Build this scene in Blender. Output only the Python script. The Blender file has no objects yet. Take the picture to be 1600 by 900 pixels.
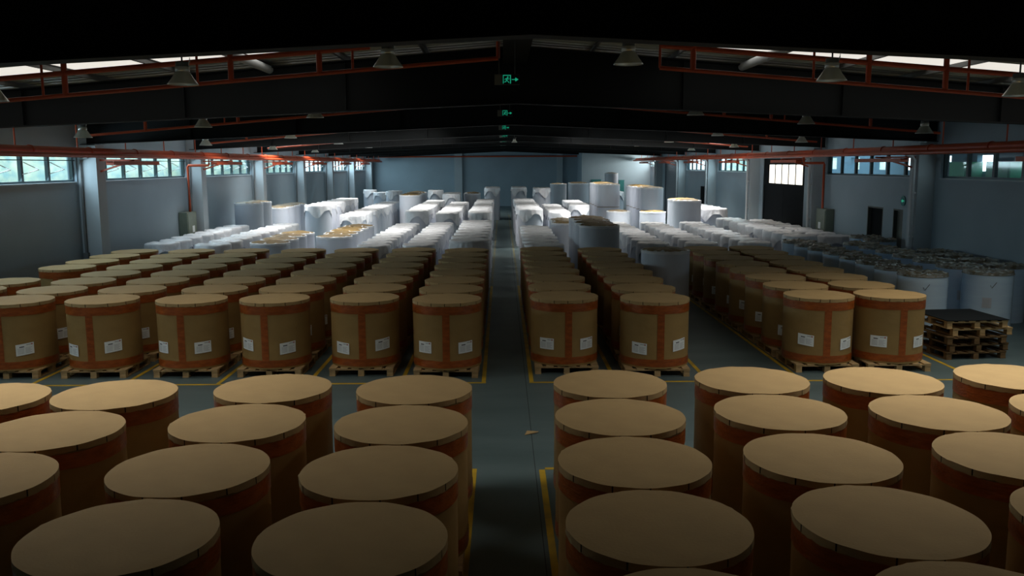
import bpy, math, random
from mathutils import Vector, Matrix, noise
random.seed(7)
PI = math.pi
S = bpy.context.scene
COL = S.collection

# ---------------------------------------------------------------- camera
CAM_H = 3.78
F_PX, PITCH, YAW, ROLL = 1355.29, 0.1417144, 0.01097854, -0.00393514
cam_data = bpy.data.cameras.new('camera')
cam_data.sensor_width = 36.0
cam_data.lens = F_PX / 1600.0 * 36.0
cam_data.clip_end = 400
cam = bpy.data.objects.new('camera', cam_data)
COL.objects.link(cam)
fwd = Vector((math.sin(YAW) * math.cos(PITCH), math.cos(YAW) * math.cos(PITCH), -math.sin(PITCH)))
rt = Vector((math.cos(YAW), -math.sin(YAW), 0))
up = rt.cross(fwd)
cr, sr = math.cos(ROLL), math.sin(ROLL)
rt2 = cr * rt + sr * up
up2 = cr * up - sr * rt
cam.matrix_world = Matrix(((rt2.x, up2.x, -fwd.x, 0), (rt2.y, up2.y, -fwd.y, 0), (rt2.z, up2.z, -fwd.z, CAM_H), (0, 0, 0, 1)))
S.camera = cam

# ---------------------------------------------------------------- view, sky, daylight
S.view_settings.view_transform = 'Standard'
S.view_settings.look = 'None'
S.view_settings.exposure = 0.0
S.view_settings.gamma = 1.0
S.view_settings.use_curve_mapping = False
S.cycles.max_bounces = 10
S.cycles.diffuse_bounces = 4
S.cycles.sample_clamp_indirect = 4.0

SKY = 3.6
WIN_L = (0.6, 5.2, 2.8, 4.0, 4.0, 3.0, 8.5, 10.0)   # radiance of the daylight at each left window, near to far
WIN_R, WIN_R_MID, WIN_R_END = 0.7, 5.0, 24.0      # right windows: under the added shade slab, beyond it, last one
# translucent roof strips: (y from, y to, distance of their upper end from the ridge); the daylight they
# let down is an area light just under each strip, left and right of the ridge
SKY_STRIPS = [(9.2, 10.5), (14.6, 15.95), (27.8, 29.0), (32.2, 33.6), (39.9, 42.3), (48.5, 49.8), (57.6, 59.0), (66.2, 67.5)]
STRIP_X = [3.2, 2.75, 2.75, 2.75, 2.75, 2.75, 2.75, 2.75]
GAP_LEFT = [1.9, 1.9, 1.9, 1.9, 1.2, 1.3, 1.3, 1.3]
STRIP_LEFT = [3.7, 0.5, 1.5, 7.6, 9.5, 8.0, 2.6, 4.2]
STRIP_RIGHT = [5.4, 1.7, 0.0, 2.5, 13.0, 10.5, 1.6, 4.2]
STRIP_SPREAD = math.radians(110)
PANEL = [0.25, 0.8, 0.2, 0.25, 0.25, 0.25, 0.2, 0.2]
STRIP_COLOR = [(1.0, 0.95, 0.86), (1.0, 0.90, 0.72)] + [(1.0, 0.96, 0.90)] * 6
world = bpy.data.worlds.new('sky')
S.world = world
world.use_nodes = True
bg = world.node_tree.nodes['Background']
bg.inputs[0].default_value = (0.72, 0.90, 1.0, 1)
bg.inputs[1].default_value = SKY

PITCH_Y = 8.75
LP = [25.3 - 2 * PITCH_Y + PITCH_Y * k for k in range(9)]      # left pillars, front faces
RP = [25.6 - 2 * PITCH_Y + PITCH_Y * k for k in range(8)]      # right pillars
XL, XR = -12.2, 12.75
FAR, BACK = 79.5, -30.0
SILL, HEAD = 3.30, 4.22

def area_light(name, loc, direction, sx, sy, radiance, color):
    d = bpy.data.lights.new(name, 'AREA')
    d.shape = 'RECTANGLE'; d.size = sx; d.size_y = sy
    d.energy = radiance * PI * sx * sy
    d.color = color
    o = bpy.data.objects.new(name, d)
    o.location = loc
    o.rotation_euler = Vector(direction).to_track_quat('-Z', 'Y').to_euler()
    COL.objects.link(o)
    return o
for k in range(8):
    y = LP[k] + 0.6 + 4.05
    area_light('window_daylight', (XL + 0.06, y, 3.74), (1, 0, -0.55), 7.8, 0.8, WIN_L[k], (0.66, 0.88, 1.0))
for k in (1, 2, 3, 5, 6):
    if k == 3: continue
    y = RP[k] - 4.1 if k < 3 else RP[k] - 4.1
    area_light('window_daylight', (XR - 0.06, y, 3.72), (-1, 0, -0.4), 7.2, 0.75, WIN_R if k < 3 else WIN_R_MID, (0.72, 0.95, 1.0))
area_light('window_daylight', (XR - 0.06, 73.0, 3.85), (-1, 0.35, -0.35), 3.2, 0.7, WIN_R_END, (1.0, 0.97, 0.9))

for (a, b), w, gap, el, er, colr in zip(SKY_STRIPS, STRIP_X, GAP_LEFT, STRIP_LEFT, STRIP_RIGHT, STRIP_COLOR):
    for sgn, e, xe in ((-1, el, XL), (1, er, XR)):
        x0 = 0.27 + sgn * w; x1 = xe - sgn * (gap if sgn < 0 else 2.5)
        if sgn > 0 and 14 < a < 15: x0, x1 = 7.0, 11.9        # right light kept to the eaves end, added to brighten the film rolls
        o = area_light('roof_daylight', ((x0 + x1) / 2, (a + b) / 2, 5.93 - 0.081 * abs((x0 + x1) / 2 - 0.27)), (-sgn * 0.081, 0, -1), abs(x1 - x0), b - a, max(e, 0.05), colr)
        o.rotation_euler = (0, sgn * 0.081, 0)
        o.data.spread = STRIP_SPREAD if b > 11 else math.radians(122)

# ---------------------------------------------------------------- materials
def mat(name, color, rough=0.7, vary=0.08, scale=6.0, bump=0.0, bscale=None, metal=0.0, emit=None, estr=0.0,
        stretch=(1, 1, 1), second=None, rand=0.0, spec=0.5, detail=4.0, alpha=None):
    m = bpy.data.materials.new(name); m.use_nodes = True
    nt = m.node_tree; N = nt.nodes; L = nt.links
    b = N['Principled BSDF']
    b.inputs['Roughness'].default_value = rough
    b.inputs['Metallic'].default_value = metal
    b.inputs['Specular IOR Level'].default_value = spec
    tc = N.new('ShaderNodeTexCoord'); mp = N.new('ShaderNodeMapping')
    mp.inputs['Scale'].default_value = stretch
    L.new(tc.outputs['Object'], mp.inputs['Vector'])
    nz = N.new('ShaderNodeTexNoise'); nz.inputs['Scale'].default_value = scale; nz.inputs['Detail'].default_value = detail
    L.new(mp.outputs['Vector'], nz.inputs['Vector'])
    rp = N.new('ShaderNodeValToRGB')
    c2 = second or tuple(min(1, c * (1 + vary)) for c in color)
    c1 = color if second else tuple(c * (1 - vary) for c in color)
    rp.color_ramp.elements[0].color = (*c1, 1); rp.color_ramp.elements[1].color = (*c2, 1)
    rp.color_ramp.elements[0].position = 0.32; rp.color_ramp.elements[1].position = 0.68
    L.new(nz.outputs['Fac'], rp.inputs['Fac'])
    out = rp.outputs['Color']
    if rand:
        oi = N.new('ShaderNodeObjectInfo'); mr = N.new('ShaderNodeMapRange')
        mr.inputs['To Min'].default_value = 1 - rand; mr.inputs['To Max'].default_value = 1 + rand
        L.new(oi.outputs['Random'], mr.inputs['Value'])
        hs = N.new('ShaderNodeHueSaturation'); L.new(mr.outputs['Result'], hs.inputs['Value']); L.new(out, hs.inputs['Color'])
        out = hs.outputs['Color']
    L.new(out, b.inputs['Base Color'])
    if bump:
        n2 = N.new('ShaderNodeTexNoise'); n2.inputs['Scale'].default_value = bscale or scale * 4; n2.inputs['Detail'].default_value = 5
        L.new(mp.outputs['Vector'], n2.inputs['Vector'])
        bp = N.new('ShaderNodeBump'); bp.inputs['Strength'].default_value = bump; bp.inputs['Distance'].default_value = 0.02
        L.new(n2.outputs['Fac'], bp.inputs['Height']); L.new(bp.outputs['Normal'], b.inputs['Normal'])
    if emit:
        b.inputs['Emission Color'].default_value = (*emit, 1); b.inputs['Emission Strength'].default_value = estr
    return m

M = {}
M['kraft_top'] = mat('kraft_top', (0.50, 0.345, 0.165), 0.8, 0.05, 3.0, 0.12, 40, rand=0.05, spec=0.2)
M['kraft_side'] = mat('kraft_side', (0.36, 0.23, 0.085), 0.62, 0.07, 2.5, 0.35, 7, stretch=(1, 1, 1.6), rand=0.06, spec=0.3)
M['tape'] = mat('tape', (0.36, 0.088, 0.016), 0.30, 0.22, 7.0, 0.35, 16, stretch=(1, 1, 3), rand=0.08)
M['label'] = mat('label_paper', (0.92, 0.97, 1.0), 0.6, 0.02)
M['shade_gap'] = mat('pleat_gap_shade', (0.045, 0.03, 0.018), 0.8, 0.1)  # dark colour standing in for the shade inside the lid's pleat gaps
M['ink'] = mat('ink', (0.06, 0.07, 0.09), 0.7, 0.02)
M['ink_grey'] = mat('ink_grey', (0.45, 0.48, 0.52), 0.7, 0.02)
M['ink_red'] = mat('ink_red', (0.45, 0.10, 0.08), 0.7, 0.02)
M['wood'] = mat('pallet_wood', (0.52, 0.36, 0.18), 0.75, 0.25, 5.0, 0.2, 30, stretch=(1, 6, 6), rand=0.15, spec=0.2)
M['wood_dark'] = mat('pallet_wood_dark', (0.17, 0.105, 0.05), 0.8, 0.3, 5.0, 0.2, 30, stretch=(1, 6, 6), rand=0.2, spec=0.2)
M['sheet_dark'] = mat('dark_sheet', (0.014, 0.017, 0.020), 0.9, 0.1, spec=0.1)
M['paper_white'] = mat('white_paper', (0.56, 0.60, 0.68), 0.5, 0.03, 3.0, 0.1, 14, stretch=(1, 1, .4), rand=0.05)
M['plastic'] = mat('plastic_sheet', (0.74, 0.76, 0.80), 0.3, 0.06, 6.0, 0.7, 9, rand=0.06)
M['film'] = mat('film_wrap', (0.60, 0.78, 1.0), 0.16, 0.05, 2.0, 0.10, 10, stretch=(.4, .4, 5), rand=0.05)
M['film'].node_tree.nodes['Principled BSDF'].inputs['Coat Weight'].default_value = 0.7
M['film'].node_tree.nodes['Principled BSDF'].inputs['Coat Roughness'].default_value = 0.12
M['film_top'] = mat('film_top', (0.11, 0.08, 0.035), 0.2, 0.1, 5.0, 0.9, 9, second=(0.27, 0.28, 0.25), rand=0.1)
M['brown_top'] = mat('brown_top', (0.12, 0.08, 0.025), 0.45, 0.2, 4.0, 0.6, 12, second=(0.30, 0.205, 0.08), rand=0.15)
M['wall'] = mat('painted_wall', (0.325, 0.42, 0.485), 0.75, 0.05, 0.6, 0.05, 6)
M['pillar'] = mat('painted_pillar', (0.43, 0.50, 0.54), 0.7, 0.04, 1.0)
M['floor'] = mat('concrete_floor', (0.085, 0.128, 0.135), 0.42, 0.2, 0.5, 0.06, 3, stretch=(1, 3, 1), second=(0.12, 0.17, 0.18), detail=9)
M['line'] = mat('yellow_paint', (0.45, 0.29, 0.03), 0.5, 0.2, 2.5, second=(0.75, 0.47, 0.015))
M['line_worn'] = mat('worn_yellow_paint', (0.14, 0.16, 0.12), 0.5, 0.2, 4.0, second=(0.26, 0.21, 0.06))
M['joint'] = mat('floor_joint', (0.05, 0.06, 0.065), 0.8, 0.1)
M['roof'] = mat('roof_sheet', (0.42, 0.42, 0.34), 0.5, 0.06, 1.0)
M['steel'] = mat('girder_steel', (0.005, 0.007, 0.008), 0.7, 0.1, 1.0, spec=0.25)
M['purlin'] = mat('galvanised_steel', (0.14, 0.145, 0.145), 0.4, 0.1, 2.0, metal=0.3)
M['pipe'] = mat('red_pipe', (0.48, 0.070, 0.018), 0.45, 0.1, 3.0)
M['downpipe'] = mat('white_downpipe', (0.62, 0.65, 0.68), 0.4, 0.04)
M['downpipe_dark'] = mat('grey_conduit', (0.16, 0.18, 0.19), 0.5, 0.04)
M['alu'] = mat('lamp_aluminium', (0.60, 0.61, 0.58), 0.32, 0.04, metal=0.75)
M['lamp_dark'] = mat('lamp_housing', (0.10, 0.11, 0.11), 0.5, 0.05)
M['lens'] = mat('lamp_lens', (0.5, 0.52, 0.5), 0.2, 0.02)
M['frame'] = mat('window_frame', (0.03, 0.065, 0.075), 0.45, 0.05)
M['stay'] = mat('window_stay', (0.9, 0.92, 0.92), 0.4, 0.03)
M['black'] = mat('dark_door', (0.008, 0.010, 0.012), 0.8, 0.1, spec=0.1)
M['door_grey'] = mat('grey_door', (0.10, 0.115, 0.10), 0.6, 0.1)
M['shutter'] = mat('roller_shutter', (0.16, 0.20, 0.24), 0.45, 0.08)
M['cabinet'] = mat('hydrant_cabinet', (0.20, 0.24, 0.19), 0.45, 0.05)
M['teal'] = mat('teal_board', (0.03, 0.20, 0.20), 0.6, 0.08)
M['sign_box'] = mat('sign_box', (0.16, 0.17, 0.15), 0.5, 0.05)
M['sign_face'] = mat('sign_face', (0.02, 0.025, 0.025), 0.3, 0.05)
M['green_glow'] = mat('sign_glow', (0.02, 0.3, 0.18), 0.5, 0.0, emit=(0.02, 0.60, 0.34), estr=0.4)
SKYM = [mat('skylight_panel', (0.8, 0.8, 0.75), 0.5, 0.0, emit=(1.0, 0.95, 0.86), estr=e) for e in PANEL]
M['lit_pane'] = mat('lit_frosted_pane', (0.8, 0.78, 0.7), 0.5, 0.0, emit=(1.0, 0.93, 0.80), estr=1.6)
M['leaf'] = mat('foliage', (0.34, 0.50, 0.50), 0.6, 0.3, 2.6, 0.6, 5, second=(0.74, 0.76, 0.58), detail=8)
M['bark'] = mat('bark', (0.12, 0.09, 0.06), 0.9, 0.2)
M['ground'] = mat('outside_ground', (0.32, 0.34, 0.30), 0.9, 0.15, 0.5)
M['facade'] = mat('facade_paint', (0.10, 0.19, 0.26), 0.8, 0.06, 0.5)
M['green_paint'] = mat('green_paint', (0.03, 0.36, 0.20), 0.6, 0.05)
M['alarm'] = mat('alarm_red', (0.30, 0.02, 0.02), 0.5, 0.05)

def glass_mat():
    m = bpy.data.materials.new('window_glass'); m.use_nodes = True
    nt = m.node_tree; N = nt.nodes; L = nt.links
    N.remove(N['Principled BSDF'])
    t = N.new('ShaderNodeBsdfTransparent'); t.inputs[0].default_value = (0.90, 0.95, 0.95, 1)
    g = N.new('ShaderNodeBsdfGlossy'); g.inputs['Roughness'].default_value = 0.05
    mx = N.new('ShaderNodeMixShader'); mx.inputs[0].default_value = 0.06
    L.new(t.outputs[0], mx.inputs[1]); L.new(g.outputs[0], mx.inputs[2])
    L.new(mx.outputs[0], N['Material Output'].inputs['Surface'])
    return m
M['glass'] = glass_mat()

# ---------------------------------------------------------------- mesh helpers
class MB:
    def __init__(s): s.v = []; s.f = []; s.mi = []; s.sm = []
    def add(s, vs, fs, mi=0, smooth=False):
        o = len(s.v); s.v += [tuple(p) for p in vs]
        for f in fs: s.f.append([i + o for i in f]); s.mi.append(mi); s.sm.append(smooth)
    def box(s, c, d, rot=None, mi=0):
        x, y, z = d[0] / 2, d[1] / 2, d[2] / 2
        ps = [Vector(p) for p in ((-x, -y, -z), (x, -y, -z), (x, y, -z), (-x, y, -z), (-x, -y, z), (x, -y, z), (x, y, z), (-x, y, z))]
        if rot is not None: ps = [rot @ p for p in ps]
        c = Vector(c)
        s.add([p + c for p in ps], [(0, 3, 2, 1), (4, 5, 6, 7), (0, 1, 5, 4), (1, 2, 6, 5), (2, 3, 7, 6), (3, 0, 4, 7)], mi)
        return s
    def span(s, a, b, mi=0):
        return s.box([(p + q) / 2 for p, q in zip(a, b)], [abs(q - p) for p, q in zip(a, b)], mi=mi)
    def bar(s, a, b, w, h=None):
        a, b = Vector(a), Vector(b); d = b - a
        q = d.to_track_quat('X', 'Z').to_matrix()
        return s.box((a + b) / 2, (d.length, w, h or w), q)
    def tube(s, pts, r, n=10, cap=True):
        pts = [Vector(p) for p in pts]; rings = []
        for i, p in enumerate(pts):
            d = (pts[min(i + 1, len(pts) - 1)] - pts[max(i - 1, 0)]).normalized()
            u = d.cross(Vector((0, 0, 1)))
            if u.length < 1e-3: u = d.cross(Vector((1, 0, 0)))
            u.normalize(); w = u.cross(d)
            rings.append([p + r * (math.cos(2 * PI * k / n) * u + math.sin(2 * PI * k / n) * w) for k in range(n)])
        vs = [p for rg in rings for p in rg]; fs = []
        for i in range(len(pts) - 1):
            for k in range(n):
                fs.append((i * n + k, i * n + (k + 1) % n, (i + 1) * n + (k + 1) % n, (i + 1) * n + k))
        s.add(vs, fs, 0, True)
        if cap:
            s.add(rings[0], [tuple(range(n))]); s.add(rings[-1], [tuple(reversed(range(n)))])
        return s
    def rings(s, rows, smooth=True, mi=0, close=True):
        n = len(rows[0]); vs = [p for r in rows for p in r]; fs = []
        for i in range(len(rows) - 1):
            for k in range(n if close else n - 1):
                fs.append((i * n + k, i * n + (k + 1) % n, (i + 1) * n + (k + 1) % n, (i + 1) * n + k))
        s.add(vs, fs, mi, smooth); return s
    def lathe(s, prof, n=32, c=(0, 0, 0), mi=0):
        return s.rings([[(c[0] + r * math.cos(2 * PI * k / n), c[1] + r * math.sin(2 * PI * k / n), c[2] + z) for k in range(n)] for r, z in prof], mi=mi)
    def disc(s, pts, flip=False, mi=0):
        f = tuple(range(len(pts)))
        s.add(pts, [tuple(reversed(f)) if flip else f], mi); return s
    def build(s, name, m, parent=None, loc=None):
        me = bpy.data.meshes.new(name)
        me.from_pydata(s.v, [], s.f)
        ms = m if isinstance(m, (list, tuple)) else [m]
        for x in ms: me.materials.append(x)
        me.polygons.foreach_set('material_index', s.mi)
        me.polygons.foreach_set('use_smooth', s.sm)
        me.update()
        o = bpy.data.objects.new(name, me); COL.objects.link(o)
        if parent is not None: o.parent = parent
        if loc is not None: o.location = loc
        return o

def tag(o, label=None, cat=None, group=None, kind=None):
    if label: o['label'] = label
    if cat: o['category'] = cat
    if group: o['group'] = group
    if kind: o['kind'] = kind
    return o
def empty(name, loc=(0, 0, 0), rz=0.0):
    o = bpy.data.objects.new(name, None); o.location = loc; o.rotation_euler = (0, 0, rz)
    o.empty_display_size = 0.3
    COL.objects.link(o); return o
KIDS = {}
def kids(o): return [c for c in o.children]
def copy_tree(o, parent=None):
    c = o.copy(); COL.objects.link(c)
    if parent is not None: c.parent = parent
    for ch in KIDS.get(o.name, ()): 
        copy_tree(ch, c)
    return c
def freeze(o):
    KIDS[o.name] = list(o.children)
    for c in o.children: freeze(c)
ORD = ['', 'first', 'second', 'third', 'fourth', 'fifth', 'sixth', 'seventh', 'eighth', 'ninth', 'tenth', 'eleventh', 'twelfth',
       'thirteenth', 'fourteenth', 'fifteenth', 'sixteenth']

# ---------------------------------------------------------------- shell: floor, walls, roof
def structure(o): return tag(o, kind='structure')
structure(MB().span((XL - 0.25, BACK, -0.2), (XR + 0.25, FAR + 0.3, 0)).build('floor', M['floor']))
LW = MB()          # left wall with one long window opening in every bay from LP[0]
T = 0.25
def wall_run(mb, x0, x1, y0, y1, top=5.35, holes=()):
    """holes: (ya, yb, za, zb) sorted in y"""
    y = y0
    for ya, yb, za, zb in holes:
        if ya > y: mb.span((x0, y, 0), (x1, ya, top))
        if za > 0: mb.span((x0, ya, 0), (x1, yb, za))
        mb.span((x0, ya, zb), (x1, yb, top))
        y = yb
    if y1 > y: mb.span((x0, y, 0), (x1, y1, top))
L_OPEN = [(LP[k] + 0.60, (LP[k + 1] if k < 7 else 78.2) - 0.08) for k in range(8)]
wall_run(LW, XL - T, XL, BACK, FAR + 0.3, holes=[(a, b, SILL, HEAD) for a, b in L_OPEN])
structure(LW.build('wall_left', M['wall']))
RW = MB()
R_OPEN = {0: (RP[0] + 0.6, RP[1] - 0.3), 1: (RP[1] + 0.6, RP[2] - 0.3), 2: (RP[2] + 0.75, RP[3] - 0.05),
          4: (RP[4] + 0.75, RP[5] - 0.3), 5: (RP[5] + 0.75, RP[6] - 0.3), 7: (71.4, 74.7)}
DOOR_R = (36.7, 42.55)            # big sliding door
SHUT_R = (62.9, 68.3)             # roller shutter
SIDE_R = [(27.5, 28.2), (28.95, 30.2)]
hol = []
for k in (0, 1): hol.append((*R_OPEN[k], SILL, HEAD - 0.05))
# bay 2 has two low doorways under its window: split the wall below the sill by hand
a, b = R_OPEN[2]
wall_run(RW, XR, XR + T, BACK, a, holes=hol)
for y0, y1 in ((a, SIDE_R[0][0]), (SIDE_R[0][1], SIDE_R[1][0]), (SIDE_R[1][1], b)): RW.span((XR, y0, 0), (XR + T, y1, SILL))
for y0, y1 in SIDE_R: RW.span((XR, y0, 2.3), (XR + T, y1, SILL))
RW.span((XR, a, HEAD - 0.05), (XR + T, b, 5.35))
wall_run(RW, XR, XR + T, b, FAR + 0.3, holes=[(*DOOR_R, 0, 4.0), (*R_OPEN[4], SILL, HEAD - 0.05), (*R_OPEN[5], SILL, HEAD - 0.05), (*SHUT_R, 0, 4.05), (*R_OPEN[7], 3.5, 4.25)])
structure(RW.build('wall_right', M['wall']))
structure(MB().span((XL - T, FAR, 0), (XR + T, FAR + 0.25, 6.6)).build('wall_far', M['wall']))
structure(MB().span((XL - T, BACK - 0.25, 0), (XR + T, BACK, 6.6)).build('wall_back', M['wall']))
structure(MB().span((6.85, 75.0, 0), (XR, FAR, 5.3)).build('wall_partition', M['wall']))
structure(MB().span((-4.3, FAR - 0.3, 0), (-3.6, FAR, 5.8)).build('trim_1', M['pillar']))
structure(MB().span((4.98, FAR - 0.3, 0), (5.5, FAR, 5.8)).build('trim_2', M['pillar']))

WN = [0]
XC, ROOF0, SLOPE = 0.27, 6.05, 0.081
def roof_z(x): return ROOF0 - SLOPE * abs(x - XC)
def roof_sheet(x0, x1):
    mb = MB()
    cuts = []
    y = BACK - 0.3
    segs = []
    for a, b in SKY_STRIPS: segs.append((y, a)); y = b
    segs.append((y, FAR + 0.3))
    def strip(ya, yb, xa, xb):
        n = max(1, round((yb - ya) / 0.32)); st = (yb - ya) / n; ys = []
        for i in range(n):
            b = ya + i * st
            ys += [(b, 0), (b + st * .62, 0), (b + st * .70, .06), (b + st * .92, .06)]
        ys.append((yb, 0))
        vs, fs = [], []
        for yy, dz in ys:
            vs += [(xa, yy, roof_z(xa) + dz), (xb, yy, roof_z(xb) + dz)]
        m = len(vs)
        for yy, dz in ys: vs += [(xa, yy, roof_z(xa) + .12), (xb, yy, roof_z(xb) + .12)]
        for i in range(len(ys) - 1):
            fs.append((2 * i, 2 * i + 1, 2 * i + 3, 2 * i + 2))
            fs.append((m + 2 * i, m + 2 * i + 2, m + 2 * i + 3, m + 2 * i + 1))
        mb.add(vs, fs)
    sgn = 1 if x1 > XC else -1
    for a, b in segs: strip(a, b, x0, x1)
    for (a, b), w in zip(SKY_STRIPS, STRIP_X): strip(a, b, XC, XC + sgn * w)
    return mb
structure(roof_sheet(XC, XL - T).build('ceiling', M['roof']))
structure(roof_sheet(XC, XR + T).build('ceiling', M['roof']))
for i, (a, b) in enumerate(SKY_STRIPS):
    for sgn, xe, side in ((-1, XL - 0.1, 'left'), (1, XR + 0.1, 'right')):
        x0 = XC + sgn * STRIP_X[i]; vs = []
        for dz in (0.03, 0.06):
            vs += [(x0, a, roof_z(x0) + dz), (xe, a, roof_z(xe) + dz), (xe, b, roof_z(xe) + dz), (x0, b, roof_z(x0) + dz)]
        mb = MB(); mb.add(vs, [(0, 1, 2, 3), (7, 6, 5, 4), (0, 4, 5, 1), (1, 5, 6, 2), (2, 6, 7, 3), (3, 7, 4, 0)])
        WN[0] += 1
        structure(mb.build(f'window_{WN[0]}', SKYM[i]))

# roof girders
def girder(y, idx):
    mb = MB(); xs = [XL + 0.15, -9.4, -4.5, XC, 5.0, 9.9, XR - 0.15]
    root = empty('roof_girder', (XC, y, 4.4))
    def bot(x): return (4.90 - 0.0425 * abs(x - XC)) if idx else (4.89 - 0.050 * abs(x - XC))
    def top(x): return roof_z(x) - 0.10
    def slab(fa, fb, w, m):
        vs = []
        for x in xs: vs += [(x - XC, -w / 2, fa(x) - 4.4), (x - XC, w / 2, fa(x) - 4.4), (x - XC, w / 2, fb(x) - 4.4), (x - XC, -w / 2, fb(x) - 4.4)]
        fs = [(0, 1, 2, 3), (len(vs) - 1, len(vs) - 2, len(vs) - 3, len(vs) - 4)]
        for i in range(len(xs) - 1):
            for k in range(4): fs.append((4 * i + k, 4 * i + 4 + k, 4 * i + 4 + (k + 1) % 4, 4 * i + (k + 1) % 4))
        m.add(vs, fs)
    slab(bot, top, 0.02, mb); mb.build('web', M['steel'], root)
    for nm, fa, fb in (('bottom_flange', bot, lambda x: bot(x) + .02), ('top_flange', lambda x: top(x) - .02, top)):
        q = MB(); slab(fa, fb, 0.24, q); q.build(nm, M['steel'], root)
    for x in (-8.9, -5.9, -2.9, 3.4, 6.4, 9.4):
        MB().span((x - XC - .008, -.1, bot(x) - 4.37), (x - XC + .008, .1, top(x) - 4.44)).build('stiffener', M['steel'], root)
    for x in (-7.6, -4.45, -1.4, 1.9, 4.75, 8.1):
        MB().bar((x - XC, 0.02, bot(x) - 4.33), (x - XC, 1.0, roof_z(x) - 4.4 - 0.16), 0.05, 0.05).build('fly_brace', M['steel'], root)
    tag(root, f'{ORD[idx+1]} dark steel roof girder from the camera, spanning wall to wall', 'girder', 'roof girders')
GY = [7.85 + PITCH_Y * k for k in range(8)] + [78.0]
for i, y in enumerate(GY): girder(y, i)
for i in range(8):
    for sgn, side in ((-1, 'left'), (1, 'right')):
        x = 0.15 + sgn * (1.55 + 1.5 * (i if i < 7 else 6.75))
        z = roof_z(x) - 0.05
        mb = MB(); y0, y1 = BACK + .05, FAR - .4
        mb.span((x - .008, y0, z - .045), (x + .008, y1, z + .045))
        mb.span((x, y0, z + .035), (x + .04, y1, z + .045)); mb.span((x - .04, y0, z - .045), (x, y1, z - .035))
        tag(mb.build('roof_purlin', M['purlin']), f'steel purlin under the {side} roof slope, {ORD[i+1]} from the ridge', 'purlin', 'roof purlins')
for i in range(7):
    for x, side in ((-4.31, 'left'), (4.50, 'right')):
        mb = MB().tube([(x, GY[i] + .02, roof_z(x) - .14), (x, GY[i + 1] - .02, roof_z(x) - .14)], .075, 12)
        tag(mb.build('tie_tube', M['downpipe']), f'white steel tie tube between roof girders, {side} slope, {ORD[i+1]} bay', 'tie tube', 'roof tie tubes')
rb = MB().span((XC - .24, BACK + .1, 5.62), (XC + .20, FAR - .4, 5.95))
tag(rb.build('ridge_tray', M['steel']), 'dark boxed cable tray running under the roof ridge', 'cable tray')

# pillars
for k, y in enumerate(LP[:8] + [78.3]):
    h = 4.36
    if k == 8: continue
    mb = MB().span((XL, y, 0), (-11.65, y + 0.55, h)); mb.span((XL, y + .02, h), (-11.9, y + .53, 5.0))
    tag(mb.build('wall_pillar', M['pillar']), f'{ORD[k+1]} white concrete pillar from the camera along left wall', 'pillar', 'left wall pillars')
for k, y in enumerate(RP):
    mb = MB().span((12.25, y, 0), (XR, y + 0.55, 4.36)); mb.span((12.45, y + .02, 4.36), (XR, y + .53, 5.0))
    tag(mb.build('wall_pillar', M['pillar']), f'{ORD[k+1]} white concrete pillar from the camera along right wall', 'pillar', 'right wall pillars')
mb = MB().span((XL, 78.3, 0), (-11.65, 78.85, 5.0))
tag(mb.build('wall_pillar', M['pillar']), 'white concrete pillar in the far left corner', 'pillar', 'left wall pillars')

# windows
def window(x, side, y0, y1, z0, z1, n, stays):
    WN[0] += 1
    root = empty(f'window_{WN[0]}', (x, y0, z0)); root['kind'] = 'structure'
    W, H = y1 - y0, z1 - z0; t = .06
    fr = MB()
    fr.span((-.05, 0, 0), (.05, W, t)); fr.span((-.05, 0, H - t), (.05, W, H)); fr.span((-.05, 0, t), (.05, t, H - t)); fr.span((-.05, W - t, t), (.05, W, H - t))
    fr.build('window_frame', M['frame'], root)
    st = (W - t) / n
    for i in range(n):
        if i: MB().span((-.045, i * st, t), (.045, i * st + .11, H - t)).build('mullion', M['frame'], root)
        MB().span((-.006, i * st + .03, t * .5), (.006, (i + 1) * st + .05, H - t * .5)).build('glass', M['glass'], root)
        if stays:
            s = side
            a = MB().tube([(s * .05, i * st + .12, H * .62), (s * .22, i * st + .12 + .42, H * .40)], .012, 6)
            a.tube([(s * .22, i * st + .12 + .42, H * .40), (s * .05, i * st + .05, H * .27)], .012, 6)
            a.build('window_stay', M['stay'], root)
    if stays:
        MB().tube([(side * .10, .0, H * .68), (side * .10, W, H * .68)], .014, 6).build('opener_rod', M['frame'], root)
    sl = MB().span((-.12, 0, -.03), (side * .16, W, 0)); sl.build('window_sill', M['pillar'], root)
for a, b in L_OPEN: window(XL - 0.12, 1, a + .02, b - .02, SILL + .03, HEAD, 6, True)
for k in (0, 1, 2, 4, 5, 7):
    a, b = R_OPEN[k]
    window(XR + 0.12, -1, a + .02, b - .02, (SILL if k < 7 else 3.5) + .03, (HEAD - .05 if k < 7 else 4.25), 6 if k < 7 else 4, False)

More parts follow.
